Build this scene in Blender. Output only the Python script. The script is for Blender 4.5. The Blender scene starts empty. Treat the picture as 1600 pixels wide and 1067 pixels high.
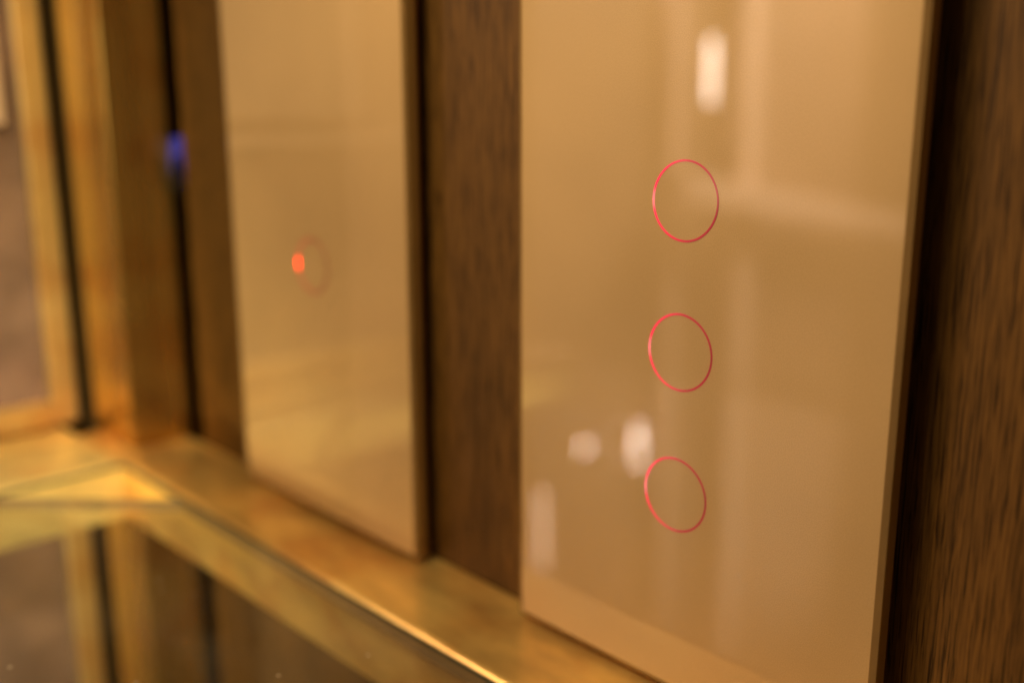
import bpy, bmesh, math, random
from mathutils import Vector, Matrix

scene = bpy.context.scene
COL = scene.collection

# ------------------------------------------------------------------ camera
cd = bpy.data.cameras.new('camera')
cam = bpy.data.objects.new('camera', cd)
COL.objects.link(cam)
R_ = Vector((0.68271, 0.73069, -0.00261))
U_ = Vector((-0.16323, 0.15599, 0.97418))
F_ = Vector((-0.71223, 0.66465, -0.22577))
m = Matrix((R_, U_, -F_)).transposed().to_4x4()
m.translation = Vector((0.24236, -0.3148, 0.09544))
cam.matrix_world = m
cd.sensor_width = 36.0
cd.lens = 36.0 * 1631.65 / 1600.0
cd.clip_start = 0.01
cd.clip_end = 60
cd.dof.use_dof = True
cd.dof.focus_distance = 0.379
cd.dof.aperture_fstop = 2.9
scene.camera = cam

# ------------------------------------------------------------------ world, lamp and added fill lights
world = bpy.data.worlds.new('World')
scene.world = world
world.use_nodes = True
bg = world.node_tree.nodes['Background']
bg.inputs['Color'].default_value = (1.0, 0.62, 0.30, 1)
bg.inputs['Strength'].default_value = 0.12


def area(name, loc, aim, sx, sy, power, col):
    d = bpy.data.lights.new(name, 'AREA')
    d.shape = 'RECTANGLE'
    d.size, d.size_y = sx, sy
    d.energy = power
    d.color = col
    o = bpy.data.objects.new(name, d)
    COL.objects.link(o)
    o.location = loc
    o.rotation_euler = (Vector(aim) - Vector(loc)).to_track_quat('-Z', 'Y').to_euler()
    return o


area('ceiling_lamp', (-0.12, -0.36, 0.50), (-0.14, 0, 0.02), 0.30, 0.22, 4.2, (1.0, 0.80, 0.47))
rl = area('room_wall_fill', (-0.85, -2.9, 1.5), (-1.5, -2.2, 0.0), 0.6, 0.6, 95.0, (1.0, 0.80, 0.60))  # added fill that brightens the room wall for its reflections
rl.data.energy = 165.0
rl.data.spread = math.radians(75)


def spot(name, loc, aim, deg, power, col, size=0.04, blend=0.7):
    d = bpy.data.lights.new(name, 'SPOT')
    d.energy, d.color = power, col
    d.spot_size, d.spot_blend, d.shadow_soft_size = math.radians(deg), blend, size
    o = bpy.data.objects.new(name, d)
    COL.objects.link(o)
    o.location = loc
    o.rotation_euler = (Vector(aim) - Vector(loc)).to_track_quat('-Z', 'Y').to_euler()


spot('left_ledge_fill', (0.55, -0.75, 0.75), (-0.50, -0.125, -0.17), 14, 42.0, (1.0, 0.90, 0.72))  # invented fill brightening the ledge and frame foot at the left
spot('left_frame_fill', (0.75, -0.78, 0.22), (-0.56, -0.075, 0.02), 17, 9.0, (1.0, 0.88, 0.64), 0.05)  # added fill for the right-facing sides of the left door frame
spot('under_ledge_fill', (0.12, -0.95, -0.50), (-0.42, -0.06, -0.20), 28, 46.0, (1.0, 0.86, 0.50), 0.08)  # added fill from below for the ledge front and lower wall

scene.view_settings.view_transform = 'Standard'
scene.view_settings.look = 'None'
scene.view_settings.exposure = 0.0
scene.view_settings.gamma = 1.0
scene.view_settings.use_curve_mapping = False
scene.cycles.use_denoising = True
scene.cycles.max_bounces = 10
scene.cycles.transparent_max_bounces = 12
scene.cycles.sample_clamp_indirect = 40.0
scene.cycles.blur_glossy = 0.0


# ------------------------------------------------------------------ materials
def new_mat(name):
    M = bpy.data.materials.new(name)
    M.use_nodes = True
    nt = M.node_tree
    return M, nt, nt.nodes['Principled BSDF']


def N(nt, t, **kw):
    n = nt.nodes.new(t)
    for k, v in kw.items():
        if k in n.inputs:
            n.inputs[k].default_value = v
        else:
            setattr(n, k, v)
    return n


def L(nt, a, b):
    nt.links.new(a, b)


def coords(nt, scale=(1, 1, 1)):
    t = N(nt, 'ShaderNodeTexCoord')
    mp = N(nt, 'ShaderNodeMapping')
    mp.inputs['Scale'].default_value = scale
    L(nt, t.outputs['Object'], mp.inputs['Vector'])
    return mp.outputs['Vector']


def ramp(nt, src, stops):
    r = N(nt, 'ShaderNodeValToRGB')
    e = r.color_ramp.elements
    while len(e) < len(stops):
        e.new(0.5)
    for i, (p, c) in enumerate(stops):
        e[i].position = p
        e[i].color = (*c, 1)
    L(nt, src, r.inputs['Fac'])
    return r.outputs['Color']


def mix_rgb(nt, fac, a, b, mode='MIX'):
    x = N(nt, 'ShaderNodeMix', data_type='RGBA', blend_type=mode)
    for s, v in ((0, fac), (6, a), (7, b)):
        if hasattr(v, 'links'):
            L(nt, v, x.inputs[s])
        else:
            x.inputs[s].default_value = v if s == 0 else (*v, 1)
    return x.outputs[2]


def brass(name, col, rough, metal=0.85, streak=(1, 1, 1), var=0.12):
    M, nt, b = new_mat(name)
    n = N(nt, 'ShaderNodeTexNoise', Scale=30.0, Detail=5.0, Roughness=0.6)
    L(nt, coords(nt, streak), n.inputs['Vector'])
    lo = tuple(c * (1 - var) for c in col)
    hi = tuple(min(1, c * (1 + var)) for c in col)
    pt = N(nt, 'ShaderNodeTexNoise', Scale=22.0, Detail=3.0, Roughness=0.5)
    L(nt, coords(nt), pt.inputs['Vector'])
    tone = ramp(nt, pt.outputs['Fac'], [(0.40, (0.90, 0.78, 0.70)), (0.55, (1.0, 1.0, 1.0))])
    L(nt, mix_rgb(nt, 1.0, ramp(nt, n.outputs['Fac'], [(0.35, lo), (0.65, hi)]), tone, 'MULTIPLY'), b.inputs['Base Color'])
    rr = N(nt, 'ShaderNodeMapRange')
    rr.inputs['To Min'].default_value = rough * 0.75
    rr.inputs['To Max'].default_value = rough * 1.25
    L(nt, n.outputs['Fac'], rr.inputs['Value'])
    L(nt, rr.outputs['Result'], b.inputs['Roughness'])
    b.inputs['Metallic'].default_value = metal
    return M


def walnut():
    M, nt, b = new_mat('walnut')
    big = N(nt, 'ShaderNodeTexNoise', Scale=14.0, Detail=4.0, Roughness=0.55, Distortion=0.6)
    L(nt, coords(nt, (1.0, 1.0, 0.16)), big.inputs['Vector'])
    fine = N(nt, 'ShaderNodeTexNoise', Scale=1100.0, Detail=5.0, Roughness=0.65, Distortion=0.3)
    L(nt, coords(nt, (1.0, 1.0, 0.030)), fine.inputs['Vector'])
    pore = N(nt, 'ShaderNodeTexNoise', Scale=1400.0, Detail=2.0, Roughness=0.5)
    L(nt, coords(nt, (1.0, 1.0, 0.036)), pore.inputs['Vector'])
    c1 = ramp(nt, big.outputs['Fac'], [(0.3, (0.054, 0.0250, 0.0055)), (0.7, (0.138, 0.0645, 0.0135))])
    c2 = ramp(nt, fine.outputs['Fac'], [(0.34, (0.50, 0.46, 0.42)), (0.5, (0.92, 0.92, 0.92)), (0.66, (1.35, 1.3, 1.2))])
    c3 = ramp(nt, pore.outputs['Fac'], [(0.34, (0.26, 0.23, 0.20)), (0.46, (1, 1, 1))])
    c = mix_rgb(nt, 1.0, c1, c2, 'MULTIPLY')
    c = mix_rgb(nt, 1.0, c, c3, 'MULTIPLY')
    L(nt, c, b.inputs['Base Color'])
    b.inputs['Roughness'].default_value = 0.5
    b.inputs['Specular IOR Level'].default_value = 0.15
    bp = N(nt, 'ShaderNodeBump', Strength=0.35, Distance=0.0004)
    L(nt, fine.outputs['Fac'], bp.inputs['Height'])
    L(nt, bp.outputs['Normal'], b.inputs['Normal'])
    return M


def panel_paint():
    M, nt, b = new_mat('champagne_back_painted_glass')
    fl = N(nt, 'ShaderNodeTexNoise', Scale=2600.0, Detail=2.0, Roughness=0.6)
    L(nt, coords(nt), fl.inputs['Vector'])
    cl = N(nt, 'ShaderNodeTexNoise', Scale=9.0, Detail=2.0)
    L(nt, coords(nt), cl.inputs['Vector'])
    base = ramp(nt, cl.outputs['Fac'], [(0.3, (0.40, 0.255, 0.115)), (0.7, (0.47, 0.30, 0.135))])
    g = ramp(nt, fl.outputs['Fac'], [(0.3, (0.84, 0.84, 0.83)), (0.7, (1.15, 1.15, 1.16))])
    L(nt, mix_rgb(nt, 1.0, base, g, 'MULTIPLY'), b.inputs['Base Color'])
    b.inputs['Roughness'].default_value = 0.55
    b.inputs['Metallic'].default_value = 0.0
    b.inputs['Specular IOR Level'].default_value = 0.1
    b.inputs['Coat Weight'].default_value = 1.0
    sm = N(nt, 'ShaderNodeTexNoise', Scale=38.0, Detail=6.0, Roughness=0.7, Distortion=1.2)
    L(nt, coords(nt, (1, 1, 0.55)), sm.inputs['Vector'])
    smr = N(nt, 'ShaderNodeMapRange')
    for k, v in (('From Min', 0.48), ('From Max', 0.72), ('To Min', 0.010), ('To Max', 0.10)):
        smr.inputs[k].default_value = v
    L(nt, sm.outputs['Fac'], smr.inputs['Value'])
    L(nt, smr.outputs['Result'], b.inputs['Coat Roughness'])
    b.inputs['Coat IOR'].default_value = 1.53
    return M


def plain(name, col, rough, metal=0.0, spec=0.5, var=0.1, scale=40.0):
    M, nt, b = new_mat(name)
    n = N(nt, 'ShaderNodeTexNoise', Scale=scale, Detail=4.0)
    L(nt, coords(nt), n.inputs['Vector'])
    L(nt, ramp(nt, n.outputs['Fac'], [(0.3, tuple(c * (1 - var) for c in col)), (0.7, tuple(c * (1 + var) for c in col))]),
      b.inputs['Base Color'])
    b.inputs['Roughness'].default_value = rough
    b.inputs['Metallic'].default_value = metal
    b.inputs['Specular IOR Level'].default_value = spec
    return M


def ring_mat(name, peak, broad, base):
    """backlit red light guide: a diode sits behind the left end of the ring"""
    M, nt, b = new_mat(name)
    t = N(nt, 'ShaderNodeTexCoord')
    s = N(nt, 'ShaderNodeSeparateXYZ')
    L(nt, t.outputs['Object'], s.inputs[0])
    at = N(nt, 'ShaderNodeMath', operation='ARCTAN2')      # 0 at the diode
    neg = N(nt, 'ShaderNodeMath', operation='MULTIPLY')
    neg.inputs[1].default_value = -1
    L(nt, s.outputs['X'], neg.inputs[0])
    L(nt, s.outputs['Z'], at.inputs[0])
    L(nt, neg.outputs[0], at.inputs[1])
    ab = N(nt, 'ShaderNodeMath', operation='ABSOLUTE')
    L(nt, at.outputs[0], ab.inputs[0])
    mr = N(nt, 'ShaderNodeMath', operation='DIVIDE')
    L(nt, ab.outputs[0], mr.inputs[0])
    mr.inputs[1].default_value = math.pi
    e = ramp(nt, mr.outputs[0], [(0.0, peak), (0.045, tuple(c * 0.85 for c in peak)), (0.10, broad),
                                 (0.36, tuple(c * 0.62 for c in broad)), (0.55, tuple(c * 0.25 for c in broad)),
                                 (1.0, tuple(c * 0.10 for c in broad))])
    L(nt, e, b.inputs['Emission Color'])
    b.inputs['Emission Strength'].default_value = 1.0
    b.inputs['Base Color'].default_value = (*base, 1)
    b.inputs['Roughness'].default_value = 0.3
    b.inputs['Coat Weight'].default_value = 1.0
    b.inputs['Coat Roughness'].default_value = 0.012
    return M


def emit(name, col, strength):
    M, nt, b = new_mat(name)
    b.inputs['Base Color'].default_value = (0.8, 0.75, 0.65, 1)
    b.inputs['Emission Color'].default_value = (*col, 1)
    b.inputs['Emission Strength'].default_value = strength
    return M


def sheet_glass():
    M, nt, b = new_mat('counter_glass')
    nt.nodes.remove(b)
    out = nt.nodes['Material Output']
    tr = N(nt, 'ShaderNodeBsdfTransparent')
    tr.inputs['Color'].default_value = (0.955, 0.955, 0.925, 1)
    gl = N(nt, 'ShaderNodeBsdfGlossy', Roughness=0.012)
    df = N(nt, 'ShaderNodeBsdfDiffuse')
    df.inputs['Color'].default_value = (0.62, 0.52, 0.40, 1)
    fr = N(nt, 'ShaderNodeFresnel', IOR=1.5)
    m1 = N(nt, 'ShaderNodeMixShader')
    geo = N(nt, 'ShaderNodeNewGeometry')
    fo = N(nt, 'ShaderNodeMath', operation='SUBTRACT')
    fo.inputs[0].default_value = 1.0
    L(nt, geo.outputs['Backfacing'], fo.inputs[1])
    fm = N(nt, 'ShaderNodeMath', operation='MULTIPLY')
    L(nt, fr.outputs[0], fm.inputs[0])
    L(nt, fo.outputs[0], fm.inputs[1])
    L(nt, fm.outputs[0], m1.inputs[0])
    L(nt, tr.outputs[0], m1.inputs[1])
    L(nt, gl.outputs[0], m1.inputs[2])
    film = N(nt, 'ShaderNodeTexNoise', Scale=16.0, Detail=5.0, Roughness=0.65)
    L(nt, coords(nt, (1, 2.2, 1)), film.inputs['Vector'])
    dust = N(nt, 'ShaderNodeTexVoronoi', Scale=120.0)
    L(nt, coords(nt), dust.inputs['Vector'])
    d1 = N(nt, 'ShaderNodeMath', operation='LESS_THAN')
    L(nt, dust.outputs['Distance'], d1.inputs[0])
    d1.inputs[1].default_value = 0.11
    pick = N(nt, 'ShaderNodeTexNoise', Scale=45.0, Detail=1.0)
    L(nt, coords(nt), pick.inputs['Vector'])
    d2 = N(nt, 'ShaderNodeMath', operation='GREATER_THAN')
    L(nt, pick.outputs['Fac'], d2.inputs[0])
    d2.inputs[1].default_value = 0.66
    d3 = N(nt, 'ShaderNodeMath', operation='MULTIPLY')
    L(nt, d1.outputs[0], d3.inputs[0])
    L(nt, d2.outputs[0], d3.inputs[1])
    f1 = N(nt, 'ShaderNodeMapRange')
    for k, v in (('From Min', 0.4), ('From Max', 0.75), ('To Min', 0.004), ('To Max', 0.035)):
        f1.inputs[k].default_value = v
    L(nt, film.outputs['Fac'], f1.inputs['Value'])
    ad = N(nt, 'ShaderNodeMath', operation='MULTIPLY_ADD')
    L(nt, d3.outputs[0], ad.inputs[0])
    ad.inputs[1].default_value = 0.55
    L(nt, f1.outputs['Result'], ad.inputs[2])
    m2 = N(nt, 'ShaderNodeMixShader')
    L(nt, ad.outputs[0], m2.inputs[0])
    L(nt, m1.outputs[0], m2.inputs[1])
    L(nt, df.outputs[0], m2.inputs[2])
    L(nt, m2.outputs[0], out.inputs['Surface'])
    return M


WOOD = walnut()
PAINT = panel_paint()
EDGE = plain('amber_glass_edge', (0.30, 0.17, 0.05), 0.22, var=0.08)
BEVEL = plain('polished_glass_bevel', (0.20, 0.115, 0.04), 0.15)
GAP_SHADE = plain('brown_gap_shade', (0.16, 0.095, 0.025), 0.6)  # brown tone standing in for the shade inside the gap
PLATE = brass('dark_bronze_plate', (0.34, 0.20, 0.10), 0.3, 0.8)
BLACK = plain('black_backing', (0.016, 0.010, 0.004), 0.6, spec=0.2)
BRASS_POST = brass('satin_brass_post', (0.66, 0.42, 0.11), 0.27, 0.93, (1, 1, 0.05))
BRASS_LEDGE = brass('satin_brass_ledge', (0.84, 0.51, 0.15), 0.32, 0.68, (0.35, 1, 1), 0.3)
BRASS_LIT = brass('lit_ledge_brass', (0.86, 0.64, 0.22), 0.36, 0.45, (1, 0.5, 1), 0.2)  # yellower copy of the ledge brass, lit look painted into its colour
BRASS_FRAME = brass('satin_brass_frame', (0.76, 0.54, 0.22), 0.36, 0.7, (1, 0.3, 0.2))
SEAL = plain('dark_green_seal', (0.018, 0.030, 0.024), 0.35)
DOORGLASS = plain('smoky_brown_glass', (0.20, 0.135, 0.105), 0.12, var=0.4, scale=18.0)
BLUE = plain('blue_collar', (0.012, 0.03, 0.52), 0.3)
KNOB = plain('black_knob', (0.004, 0.004, 0.008), 0.7, spec=0.1)
GLASS = sheet_glass()
TEAL = plain('green_glass_edge', (0.20, 0.125, 0.05), 0.5, spec=0.1)
PALE_REFLECTION = plain('pale_reflection', (0.60, 0.46, 0.34), 0.4)  # pale tone put in for reflections around the door glass
WALLP = plain('beige_wall', (0.09, 0.06, 0.035), 0.6, scale=2.0, var=0.2)
PALE = plain('pale_pilaster', (0.55, 0.42, 0.33), 0.5)
TAN = plain('tan_wall_panel', (0.20, 0.135, 0.09), 0.6, scale=3.0, var=0.3)
RING_A = ring_mat('red_light_ring', (1.4, 0.25, 0.27), (1.3, 0.002, 0.085), (0.22, 0.012, 0.02))
RING_B = ring_mat('red_light_ring_bright', (10.0, 0.05, 0.05), (0.42, 0.02, 0.02), (0.22, 0.09, 0.04))
LAMP = emit('lamp_glass', (1.0, 0.80, 0.66), 29.0)
LAMPW = emit('lamp_glass_bright', (1.0, 0.78, 0.66), 560.0)
LAMPS = emit('lamp_glass_dim', (1.0, 0.68, 0.50), 66.0)


# ------------------------------------------------------------------ mesh helpers
def finish(name, bm, mats, parent=None, loc=None, smooth=False):
    me = bpy.data.meshes.new(name)
    bmesh.ops.recalc_face_normals(bm, faces=bm.faces)
    bm.to_mesh(me)
    bm.free()
    for mt in (mats if isinstance(mats, (list, tuple)) else [mats]):
        me.materials.append(mt)
    if smooth:
        for p in me.polygons:
            p.use_smooth = True
    o = bpy.data.objects.new(name, me)
    COL.objects.link(o)
    if parent:
        o.parent = parent
    if loc:
        o.location = loc
    return o


def box(bm, x0, x1, y0, y1, z0, z1, mat=0, bevel=0.0, seg=2):
    vs = [bm.verts.new((x, y, z)) for x in (x0, x1) for y in (y0, y1) for z in (z0, z1)]
    fs = [bm.faces.new([vs[i] for i in q]) for q in
          ((0, 1, 3, 2), (4, 6, 7, 5), (0, 4, 5, 1), (2, 3, 7, 6), (0, 2, 6, 4), (1, 5, 7, 3))]
    for f in fs:
        f.material_index = mat
    if bevel:
        es = {e for f in fs for e in f.edges}
        r = bmesh.ops.bevel(bm, geom=list(es), offset=bevel, segments=seg, profile=0.5, affect='EDGES')
        for f in r['faces']:
            f.material_index = mat
    return fs


def prism(bm, poly, z0, z1, bevel=0.0, mat_top=0, mat_side=0, seg=2):
    lo = [bm.verts.new((x, y, z0)) for x, y in poly]
    hi = [bm.verts.new((x, y, z1)) for x, y in poly]
    n = len(poly)
    ft = bm.faces.new(hi)
    fb = bm.faces.new(lo[::-1])
    ft.material_index = fb.material_index = mat_top
    for i in range(n):
        f = bm.faces.new((lo[i], lo[(i + 1) % n], hi[(i + 1) % n], hi[i]))
        f.material_index = mat_side
    if bevel:
        bmesh.ops.bevel(bm, geom=list(ft.edges), offset=bevel, segments=seg, profile=0.5, affect='EDGES')


def tag(o, label=None, cat=None, group=None, kind=None):
    if label:
        o['label'] = label
    if cat:
        o['category'] = cat
    if group:
        o['group'] = group
    if kind:
        o['kind'] = kind
    return o


def empty(name, loc=(0, 0, 0)):
    o = bpy.data.objects.new(name, None)
    o.empty_display_size = 0.02
    COL.objects.link(o)
    o.location = loc
    return o


def solid(name, mat, parent, *dims, bevel=0.0, loc=None):
    bm = bmesh.new()
    box(bm, *dims, bevel=bevel)
    return finish(name, bm, mat, parent, loc)


ZS = -0.1472      # top of the brass ledge
ZB = -0.1893      # underside of the ledge band
YF = -0.043       # front of the ledge below the panels
XF = -0.445       # front of the ledge below the glass door
WY = 0.0155        # face of the walnut

# ------------------------------------------------------------------ setting
o = solid('backing_wall', BLACK, None, -0.80, 0.90, 0.050, 0.070, -1.0, 0.75)
tag(o, kind='structure')

for nm, z0, z1, lab in (('wood_wall', ZS - 0.01, 0.70, 'dark walnut wall behind the two golden glass panels, above the brass ledge'),
                        ('wood_wall', -1.0, ZB + 0.006, 'walnut wall below the brass ledge, seen under the glass counter')):
    o = solid(nm, WOOD, None, -0.4410, 0.85, WY, 0.045, z0, z1, bevel=0.0008)
    tag(o, lab, 'wall')

# ------------------------------------------------------------------ brass ledge
bm = bmesh.new()
prism(bm, [(-0.4405, 0.0148), (-0.524, 0.0148), (-0.524, YF + 0.0), (0.85, YF), (0.85, 0.0148)], ZB, ZS, 0.0035, seg=4)
led = finish('brass_ledge', bm, BRASS_LEDGE)
tag(led, 'wide satin brass ledge running under the two golden glass panels', 'ledge')
solid('seal_strip', SEAL, led, XF + 0.0005, 0.85, YF - 0.0010, YF + 0.0002, ZS - 0.0062, ZS - 0.0028)

bm = bmesh.new()
prism(bm, [(XF, YF - 0.0004), (-0.600, YF - 0.0004), (-0.600, -0.42), (XF, -0.42)], ZB, ZS, 0.0035, seg=4)
led2 = finish('brass_ledge', bm, BRASS_LIT)
tag(led2, 'brass ledge along the bottom of the smoky glass door, the lit look of its front painted into the yellow', 'ledge')
solid('seal_strip', SEAL, led2, XF - 0.0002, XF + 0.0010, -0.42, YF - 0.0015, ZS - 0.0050, ZS - 0.0030)

# ------------------------------------------------------------------ corner posts
for z0, z1, lab in ((ZS, 0.70, 'square brass corner post standing on the ledge between glass door and walnut wall'),
                    (-1.0, ZB, 'brass corner post below the ledge, seen under the glass counter')):
    o = solid('corner_post', BRASS_POST, None, -0.525, -0.4585, -0.029, 0.0150, z0 + 0.0003, z1 - 0.0003, bevel=0.0012)
    tag(o, lab, 'post')

o = solid('gap_shade_strip', GAP_SHADE, None, -0.5700, -0.5254, -0.0190, -0.0150, -1.0, 0.70)  # strip added only to carry the shade tone of the gap
tag(o, kind='structure')

# ------------------------------------------------------------------ smoky glass doors of the left wall
def glass_door(z0, z1, label):
    t = empty('glass_door', (-0.56, -0.03, z0))
    tag(t, label, 'glass door')
    x0, x1 = -0.566, -0.542
    lo = Vector((0.56, 0.03, -z0))

    def part(name, mat, *d, bevel=0.0015):
        ob = solid(name, mat, t, *d, bevel=bevel)
        ob.location = lo
        return ob
    part('stile', BRASS_FRAME, x0, x1, -0.0535, -0.0345, z0, z1)
    part('stile', BRASS_FRAME, x0, x1, -0.418, -0.399, z0, z1)
    part('bottom_rail', BRASS_FRAME, x0, x1, -0.3985, -0.054, z0, z0 + 0.019)
    part('top_rail', BRASS_FRAME, x0, x1, -0.3985, -0.054, z1 - 0.019, z1)
    part('glass_pane', DOORGLASS, x0 + 0.006, x1 - 0.006, -0.3985, -0.054, z0 + 0.0192, z1 - 0.0192, bevel=0)
    return t


glass_door(ZS + 0.0042, 0.70, 'smoky brown glass door in a brass frame, above the ledge left of the corner post')
glass_door(-1.0, ZB - 0.006, 'lower smoky brown glass door in a brass frame, beneath the ledge')
o = solid('door_backing', BLACK, None, -0.600, -0.570, -0.42, 0.049, -1.0, 0.70)
tag(o, kind='structure')

o = solid('reflection_plate', PALE_REFLECTION, None, -0.5478, -0.5400, -0.235, -0.066, 0.079, 0.215, bevel=0.0008)  # made-up plate imitating a pale reflection on the door glass
tag(o, 'added pale plate standing in for a room reflection on the smoky glass door', 'plate')
o = solid('reflection_bar', PALE_REFLECTION, None, -0.5478, -0.5410, -0.30, -0.088, 0.056, 0.067, bevel=0.0015)  # made-up bar, there for its pale streak in the far panel
tag(o, 'thin pale bar added on the smoky glass door to mirror as a streak in the far panel', 'bar')

# ------------------------------------------------------------------ blue collared knob on the post
kn = empty('indicator_knob', (-0.4490, 0.0150, 0.0525))
tag(kn, 'small black knob with a blue collar in the dark groove beside the brass corner post', 'knob')


def disc(bm, r0, r1, x0, x1, n=32):
    a = [bm.verts.new((x0, r0 * math.cos(2 * math.pi * i / n), r0 * math.sin(2 * math.pi * i / n))) for i in range(n)]
    b = [bm.verts.new((x1, r1 * math.cos(2 * math.pi * i / n), r1 * math.sin(2 * math.pi * i / n))) for i in range(n)]
    for i in range(n):
        bm.faces.new((a[i], a[(i + 1) % n], b[(i + 1) % n], b[i]))
    bm.faces.new(b)
    bm.faces.new(a[::-1])


ROT = Matrix.Rotation(-math.pi / 2, 4, 'Z')      # knob axis towards -y
for nm, mt, r0, r1, a0, a1, off in (('collar', BLUE, 0.0100, 0.0095, -0.02, 0.0012, (-0.0012, 0, 0.0020)),
                                    ('cap', KNOB, 0.0078, 0.0070, 0.0014, 0.0030, (0.0022, 0, -0.0072))):
    bm = bmesh.new()
    disc(bm, r0, r1, a0, a1)
    bmesh.ops.transform(bm, matrix=Matrix.Diagonal((0.85, 1, 1.75, 1)) @ ROT, verts=bm.verts)
    finish(nm, bm, mt, kn, loc=off)


# ------------------------------------------------------------------ touch panels
def panel_body(bm, x0, x1, z0, z1, d, bw, bd):
    """glass slab with a shallow polished bevel round its front face (front faces -y)"""
    def loop(y, i):
        return [bm.verts.new(v) for v in ((x0 + i, y, z0 + i), (x1 - i, y, z0 + i), (x1 - i, y, z1 - i), (x0 + i, y, z1 - i))]
    a, b, c = loop(0.0, bw), loop(bd, 0.0), loop(d, 0.0)
    bm.faces.new(a).material_index = 0
    bm.faces.new(c[::-1]).material_index = 1
    for p, q, mi in ((a, b, 2), (b, c, 1)):
        for i in range(4):
            bm.faces.new((p[i], p[(i + 1) % 4], q[(i + 1) % 4], q[i])).material_index = mi


def ring_mesh(bm, r, w, y, n=128):
    rows = []
    for rr, yy in ((r - w / 2, y + 0.0004), (r - w / 2, y), (r + w / 2, y), (r + w / 2, y + 0.0004)):
        rows.append([bm.verts.new((rr * math.cos(2 * math.pi * i / n), yy, rr * math.sin(2 * math.pi * i / n))) for i in range(n)])
    for p, q in zip(rows, rows[1:]):
        for i in range(n):
            bm.faces.new((p[i], p[(i + 1) % n], q[(i + 1) % n], q[i]))


PX0, PX1, PZ0, PZ1 = -0.0906, 0.0892, -0.1440, 0.1800


def touch_panel(cx, zs, ringmat, label, ringw=0.00082):
    t = empty('touch_panel', (cx, 0.0, PZ0))
    tag(t, label, 'touch panel', 'golden glass touch panels on the walnut wall')
    bm = bmesh.new()
    panel_body(bm, PX0, PX1, 0.0, PZ1 - PZ0, 0.0066, 0.0024, 0.0008)
    finish('glass_face', bm, [PAINT, EDGE, BEVEL], t)
    bm = bmesh.new()
    box(bm, PX0 - 0.0018, PX1 - 0.0012, 0.0068, 0.0096, -0.0013, PZ1 - PZ0 - 0.001, bevel=0.0006)
    finish('back_plate', bm, PLATE, t)
    bm = bmesh.new()
    box(bm, PX0 + 0.006, PX1 - 0.0045, 0.0097, WY - 0.0002, 0.006, PZ1 - PZ0 - 0.006)
    finish('mounting_box', bm, BLACK, t)
    for z in zs:
        bm = bmesh.new()
        ring_mesh(bm, 0.01500, ringw, -0.00012)
        finish('light_ring', bm, ringmat, t, loc=(0, 0, z - PZ0))
    return t


touch_panel(0.0, (0.0582, 0.0, -0.0582), RING_A,
            'golden glass panel with three thin red light rings, the nearer panel in focus')
touch_panel(-0.2590, (0.0045,), RING_B,
            'blurred golden glass panel with a single red light, beside the corner post', 0.0017)

# ------------------------------------------------------------------ glass counter
bm = bmesh.new()
prism(bm, [(-0.4425, -0.138), (-0.3505, -0.0460), (0.85, -0.0460), (0.85, -0.42), (-0.4425, -0.42)],
      ZS - 0.0085, ZS - 0.0020, 0, 0, 1)
for f in bm.faces:
    f.material_index = 0 if abs(f.calc_center_median().z - ZS + 0.00525) > 0.001 else 1
o = finish('glass_counter', bm, [GLASS, TEAL])
tag(o, 'clear glass counter sheet with a cut corner lying along the brass ledge', 'glass sheet')

# ------------------------------------------------------------------ the room the panels mirror
o = solid('room_wall', WALLP, None, -1.62, -1.50, -6.0, -0.46, -2.6, 1.6)
tag(o, kind='structure')
o = solid('pilaster', PALE, None, -1.4995, -1.44, -2.195, -2.110, -2.6, 1.6, bevel=0.004)
tag(o, 'narrow pale pilaster mirrored as an upright band in the near panel', 'pilaster')
o = solid('pilaster', PALE, None, -1.4995, -1.46, -1.875, -1.835, -2.6, 1.6, bevel=0.004)
tag(o, 'slim pale pilaster mirrored as a faint line left of the red rings', 'pilaster')
o = solid('wall_panel', TAN, None, -1.4995, -1.47, -2.80, -2.2, -2.6, 1.6, bevel=0.004)
tag(o, 'broad tan wall panel mirrored in the right half of the near panel', 'wall panel')

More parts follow.
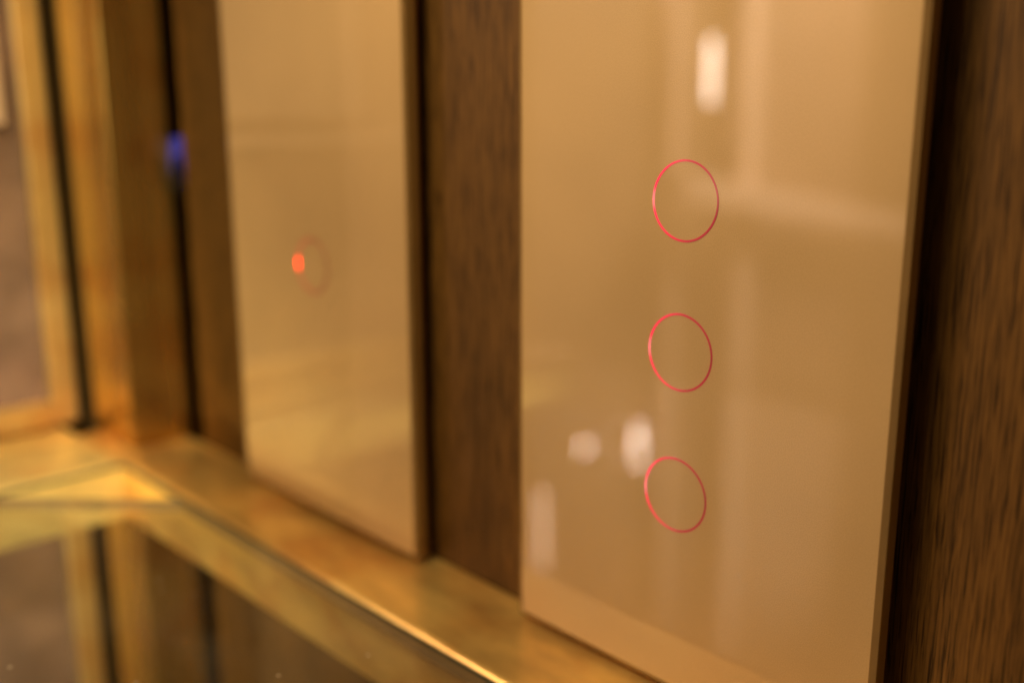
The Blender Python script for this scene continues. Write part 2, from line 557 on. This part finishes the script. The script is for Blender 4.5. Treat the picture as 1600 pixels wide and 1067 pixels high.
bm = bmesh.new()
prism(bm, [(-1.435, -1.80), (-1.435, -3.6), (-1.39, -3.6), (-1.39, -1.80)], -0.035, 0.035, 0.004)
bmesh.ops.transform(bm, matrix=Matrix.Translation((0, -1.84, -0.125)) @ Matrix.Rotation(-0.166 * -1, 4, 'X') @ Matrix.Translation((0, 1.84, 0)), verts=bm.verts)
o = finish('handrail', bm, PALE)
tag(o, 'sloping pale handrail mirrored as a soft streak behind the top red ring', 'handrail')


def wall_lamp(y, z, h, w, mat, label):
    t = empty('wall_lamp', (-1.4995, y, z - h / 2))
    tag(t, label, 'wall lamp', 'wall lamps mirrored in the panels')
    bm = bmesh.new()
    n = 16
    r = w / 2
    rows = [[bm.verts.new((0.05 + q * math.cos(2 * math.pi * i / n), q * math.sin(2 * math.pi * i / n), zz)) for i in range(n)]
            for q, zz in ((r * 0.5, 0), (r, r), (r, h - r), (r * 0.5, h))]
    for p, q in zip(rows, rows[1:]):
        for i in range(n):
            bm.faces.new((p[i], p[(i + 1) % n], q[(i + 1) % n], q[i]))
    bm.faces.new(rows[0][::-1])
    bm.faces.new(rows[-1])
    finish('lamp_tube', bm, mat, t, smooth=True)
    bm = bmesh.new()
    box(bm, 0.0, 0.04, -0.012, 0.012, h / 2 - 0.012, h / 2 + 0.012, bevel=0.002)
    finish('bracket', bm, BRASS_FRAME, t)
    return t


wall_lamp(-1.975, 0.165, 0.165, 0.022, LAMP, 'bright upright lamp mirrored as a white streak above the top ring')
wall_lamp(-1.51, 0.450, 0.03, 0.022, LAMPW, 'small lamp mirrored as the rounder of the two low white spots')
wall_lamp(-1.718, 0.495, 0.11, 0.022, LAMPW, 'upright lamp mirrored as the white spot above the lowest ring')
wall_lamp(-1.362, 0.630, 0.21, 0.022, LAMPS, 'long dim lamp mirrored at the lower left edge of the near panel')
o = solid('added_end_post', BRASS_FRAME, None, -0.600, -0.545, -0.452, -0.4205, -1.0, 0.70, bevel=0.002)  # unseen, added for the bright line it mirrors into the near panel
tag(o, 'unseen brass post added to mirror as a bright line at the edge of the near panel', 'post')
